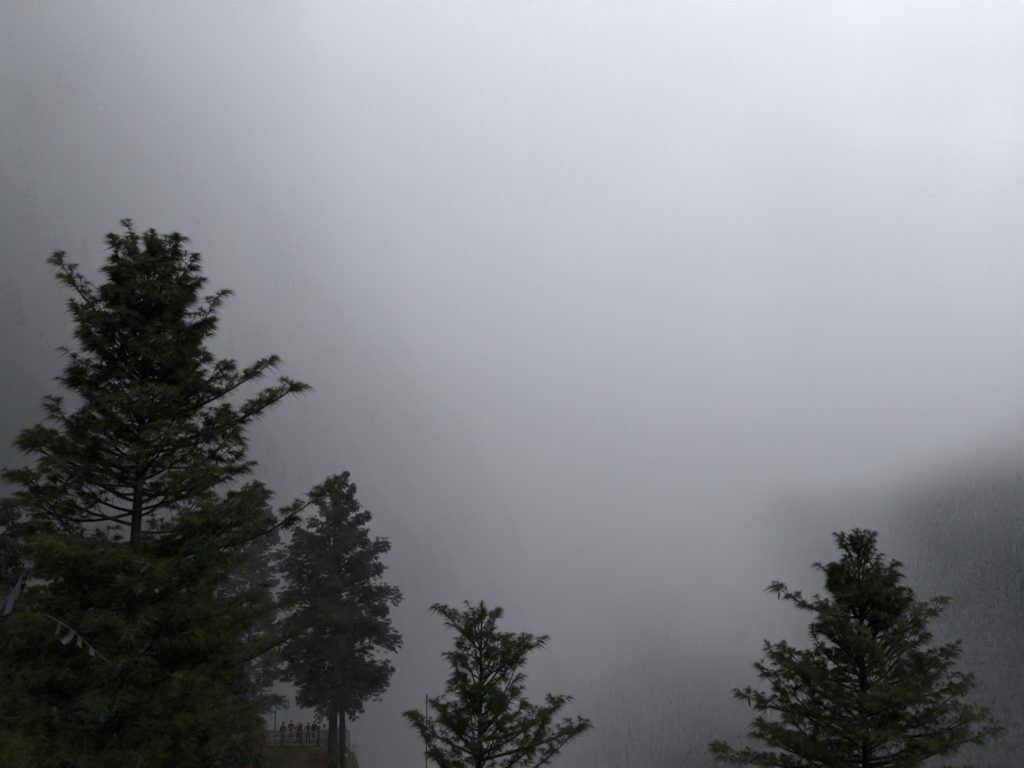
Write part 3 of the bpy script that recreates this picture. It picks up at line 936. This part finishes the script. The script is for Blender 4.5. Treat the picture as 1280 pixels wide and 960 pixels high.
n = 16000
rng = np.random.RandomState(12)
gxx = rng.uniform(-26, -11.5, n); gyy = rng.uniform(57, 74.5, n)
ok = ~((gyy > 69.7) & (gxx < x1 + 0.1) & (gxx > x0 - 0.1) & (gyy < 74.2))
gxx, gyy = gxx[ok], gyy[ok]; n = len(gxx)
b0 = np.stack([gxx, gyy, ground_h(gxx, gyy) - 0.1], -1)
hh = rng.uniform(0.25, 0.75, (n, 1)) * (1 + 0.4 * fbm(gxx, gyy, 41, 3, 1 / 4.0))[:, None]
ln = rng.normal(0, 0.30, (n, 3)) * np.array((1, 1, 0)) + np.array((0, 0, 1.0))
sd = np.stack([np.cos(gxx * 37), np.sin(gxx * 37), np.zeros(n)], -1) * rng.uniform(0.012, 0.03, (n, 1))
V = np.stack([b0 - sd, b0 + sd, b0 + ln * hh], 1).reshape(-1, 3)
M['grass'] = mat_leaf('dry_grass', (0.05, 0.04, 0.018), (0.13, 0.085, 0.04), (0.08, 0.085, 0.03), 0.5)
gr = link('grass', mesh_from('grass', V, np.arange(n * 3).reshape(-1, 3)), M['grass'], None, 'stuff')
gr['label'] = 'dry brownish grass covering the knoll below the terrace'

tz = at(433, 945, 67.2)
cl = cloth((-0.10, 0, 0.18), (0.08, 0.02, 0.26), 0.22, 0.38, np.random.RandomState(5), np.array((0.05, -0.05, 0))).build('cloth_strip', M['white_cloth'])
cl.location = tz
tag(cl, 'small white cloth hanging at the foot of the grey cypress', 'cloth')


# ------------------------------------------------------------------ the air: even haze and the cloud lying in the valley
def box_mesh(name, lo, hi):
    mb = MB()
    lo, hi = np.array(lo, float), np.array(hi, float)
    mb.box((lo + hi) / 2, hi - lo)
    return mb


vm = bpy.data.materials.new('haze_air'); vm.use_nodes = True
n, l = vm.node_tree.nodes, vm.node_tree.links
n.remove(n['Principled BSDF'])
pv = n.new('ShaderNodeVolumePrincipled')
pv.inputs['Color'].default_value = (0.90, 0.93, 1.0, 1)
pv.inputs['Density'].default_value = 0.00005
pv.inputs['Anisotropy'].default_value = 0.2
l.new(pv.outputs[0], n['Material Output'].inputs['Volume'])
HAZE = box_mesh('haze', (-1510, -410, float(GZ.min()) - 1), (2210, 4510, float(GZ.max()) + 2)).build('haze', vm, None, False, 'stuff')

cm = bpy.data.materials.new('cloud_air'); cm.use_nodes = True
n, l = cm.node_tree.nodes, cm.node_tree.links
n.remove(n['Principled BSDF'])
pv = n.new('ShaderNodeVolumePrincipled')
pv.inputs['Color'].default_value = (0.9995, 0.9978, 1.0, 1)
pv.inputs['Anisotropy'].default_value = 0.45


def sock(v):
    return v


def mth(op, a, b=None, c=None):
    nd = n.new('ShaderNodeMath'); nd.operation = op
    for i, v in enumerate((a, b, c)):
        if v is None: continue
        if isinstance(v, (int, float)): nd.inputs[i].default_value = v
        else: l.new(v, nd.inputs[i])
    return nd.outputs[0]


def ramp(x, a, b):
    nd = n.new('ShaderNodeMapRange'); nd.interpolation_type = 'SMOOTHSTEP'
    l.new(x, nd.inputs[0]); nd.inputs[1].default_value = a; nd.inputs[2].default_value = b
    return nd.outputs[0]


geo = n.new('ShaderNodeNewGeometry')
sep = n.new('ShaderNodeSeparateXYZ'); l.new(geo.outputs['Position'], sep.inputs[0])
X, Y, Z = sep.outputs
nz = n.new('ShaderNodeTexNoise'); nz.inputs['Scale'].default_value = 0.009; nz.inputs['Detail'].default_value = 5; nz.inputs['Roughness'].default_value = 0.45
l.new(geo.outputs['Position'], nz.inputs['Vector'])
N1 = mth('SUBTRACT', nz.outputs['Fac'], 0.5)
n2 = n.new('ShaderNodeTexNoise'); n2.inputs['Scale'].default_value = 0.021; n2.inputs['Detail'].default_value = 4; n2.inputs['Distortion'].default_value = 0.8
l.new(geo.outputs['Position'], n2.inputs['Vector'])
N2 = mth('SUBTRACT', n2.outputs['Fac'], 0.5)
# soft underside of the cloud, lower over the left of the valley and higher against the right slope
zz = mth('ADD', mth('MULTIPLY_ADD', X, -0.42, Z), mth('MULTIPLY', N1, 150))
under = ramp(zz, -138, -48)
# the bank's near face lies obliquely across the valley and leans towards the viewer overhead
Zp = mth('MAXIMUM', Z, 0.0)
Zq = mth('MAXIMUM', mth('ADD', Z, 15.0), 0.0)
Xp = mth('MAXIMUM', X, 0.0)
bb = mth('MULTIPLY_ADD', mth('MAXIMUM', mth('MULTIPLY_ADD', Zq, -4.0, mth('SUBTRACT', X, 45.0)), 0.0), -3.1, mth('MULTIPLY_ADD', N1, mth('MULTIPLY_ADD', mth('MAXIMUM', X, 0.0), 1.5, 60.0), mth('MULTIPLY_ADD', mth('MULTIPLY', N2, Xp), 1.7, Y)))
bb = mth('MULTIPLY_ADD', Zp, 0.8, bb)
begin = ramp(bb, -4, 248)
CLOUD_LO, CLOUD_HI = (-620, 28, -230), (1600, 1700, 900)
edge = mth('MULTIPLY', ramp(Z, 890, 350), mth('MULTIPLY', ramp(Y, 1690, 1450), mth('MULTIPLY', ramp(X, 1590, 1300), ramp(X, -610, -480))))
D = mth('MULTIPLY', mth('MULTIPLY', under, begin), edge)
D = mth('MULTIPLY', D, mth('MULTIPLY_ADD', ramp(Z, 110, 260), -0.70, 1.0))
wisp = mth('MAXIMUM', mth('MULTIPLY_ADD', N2, mth('MULTIPLY_ADD', mth('MAXIMUM', X, 0.0), 0.012, 1.6), 1.0), 0.0)
D = mth('MULTIPLY', D, wisp)
l.new(mth('MULTIPLY', D, 0.0112), pv.inputs['Density'])
l.new(pv.outputs[0], n['Material Output'].inputs['Volume'])
cm.cycles.volume_step_rate = 2.0
CLOUD = box_mesh('cloud', CLOUD_LO, CLOUD_HI).build('cloud', cm, None, False, 'stuff')
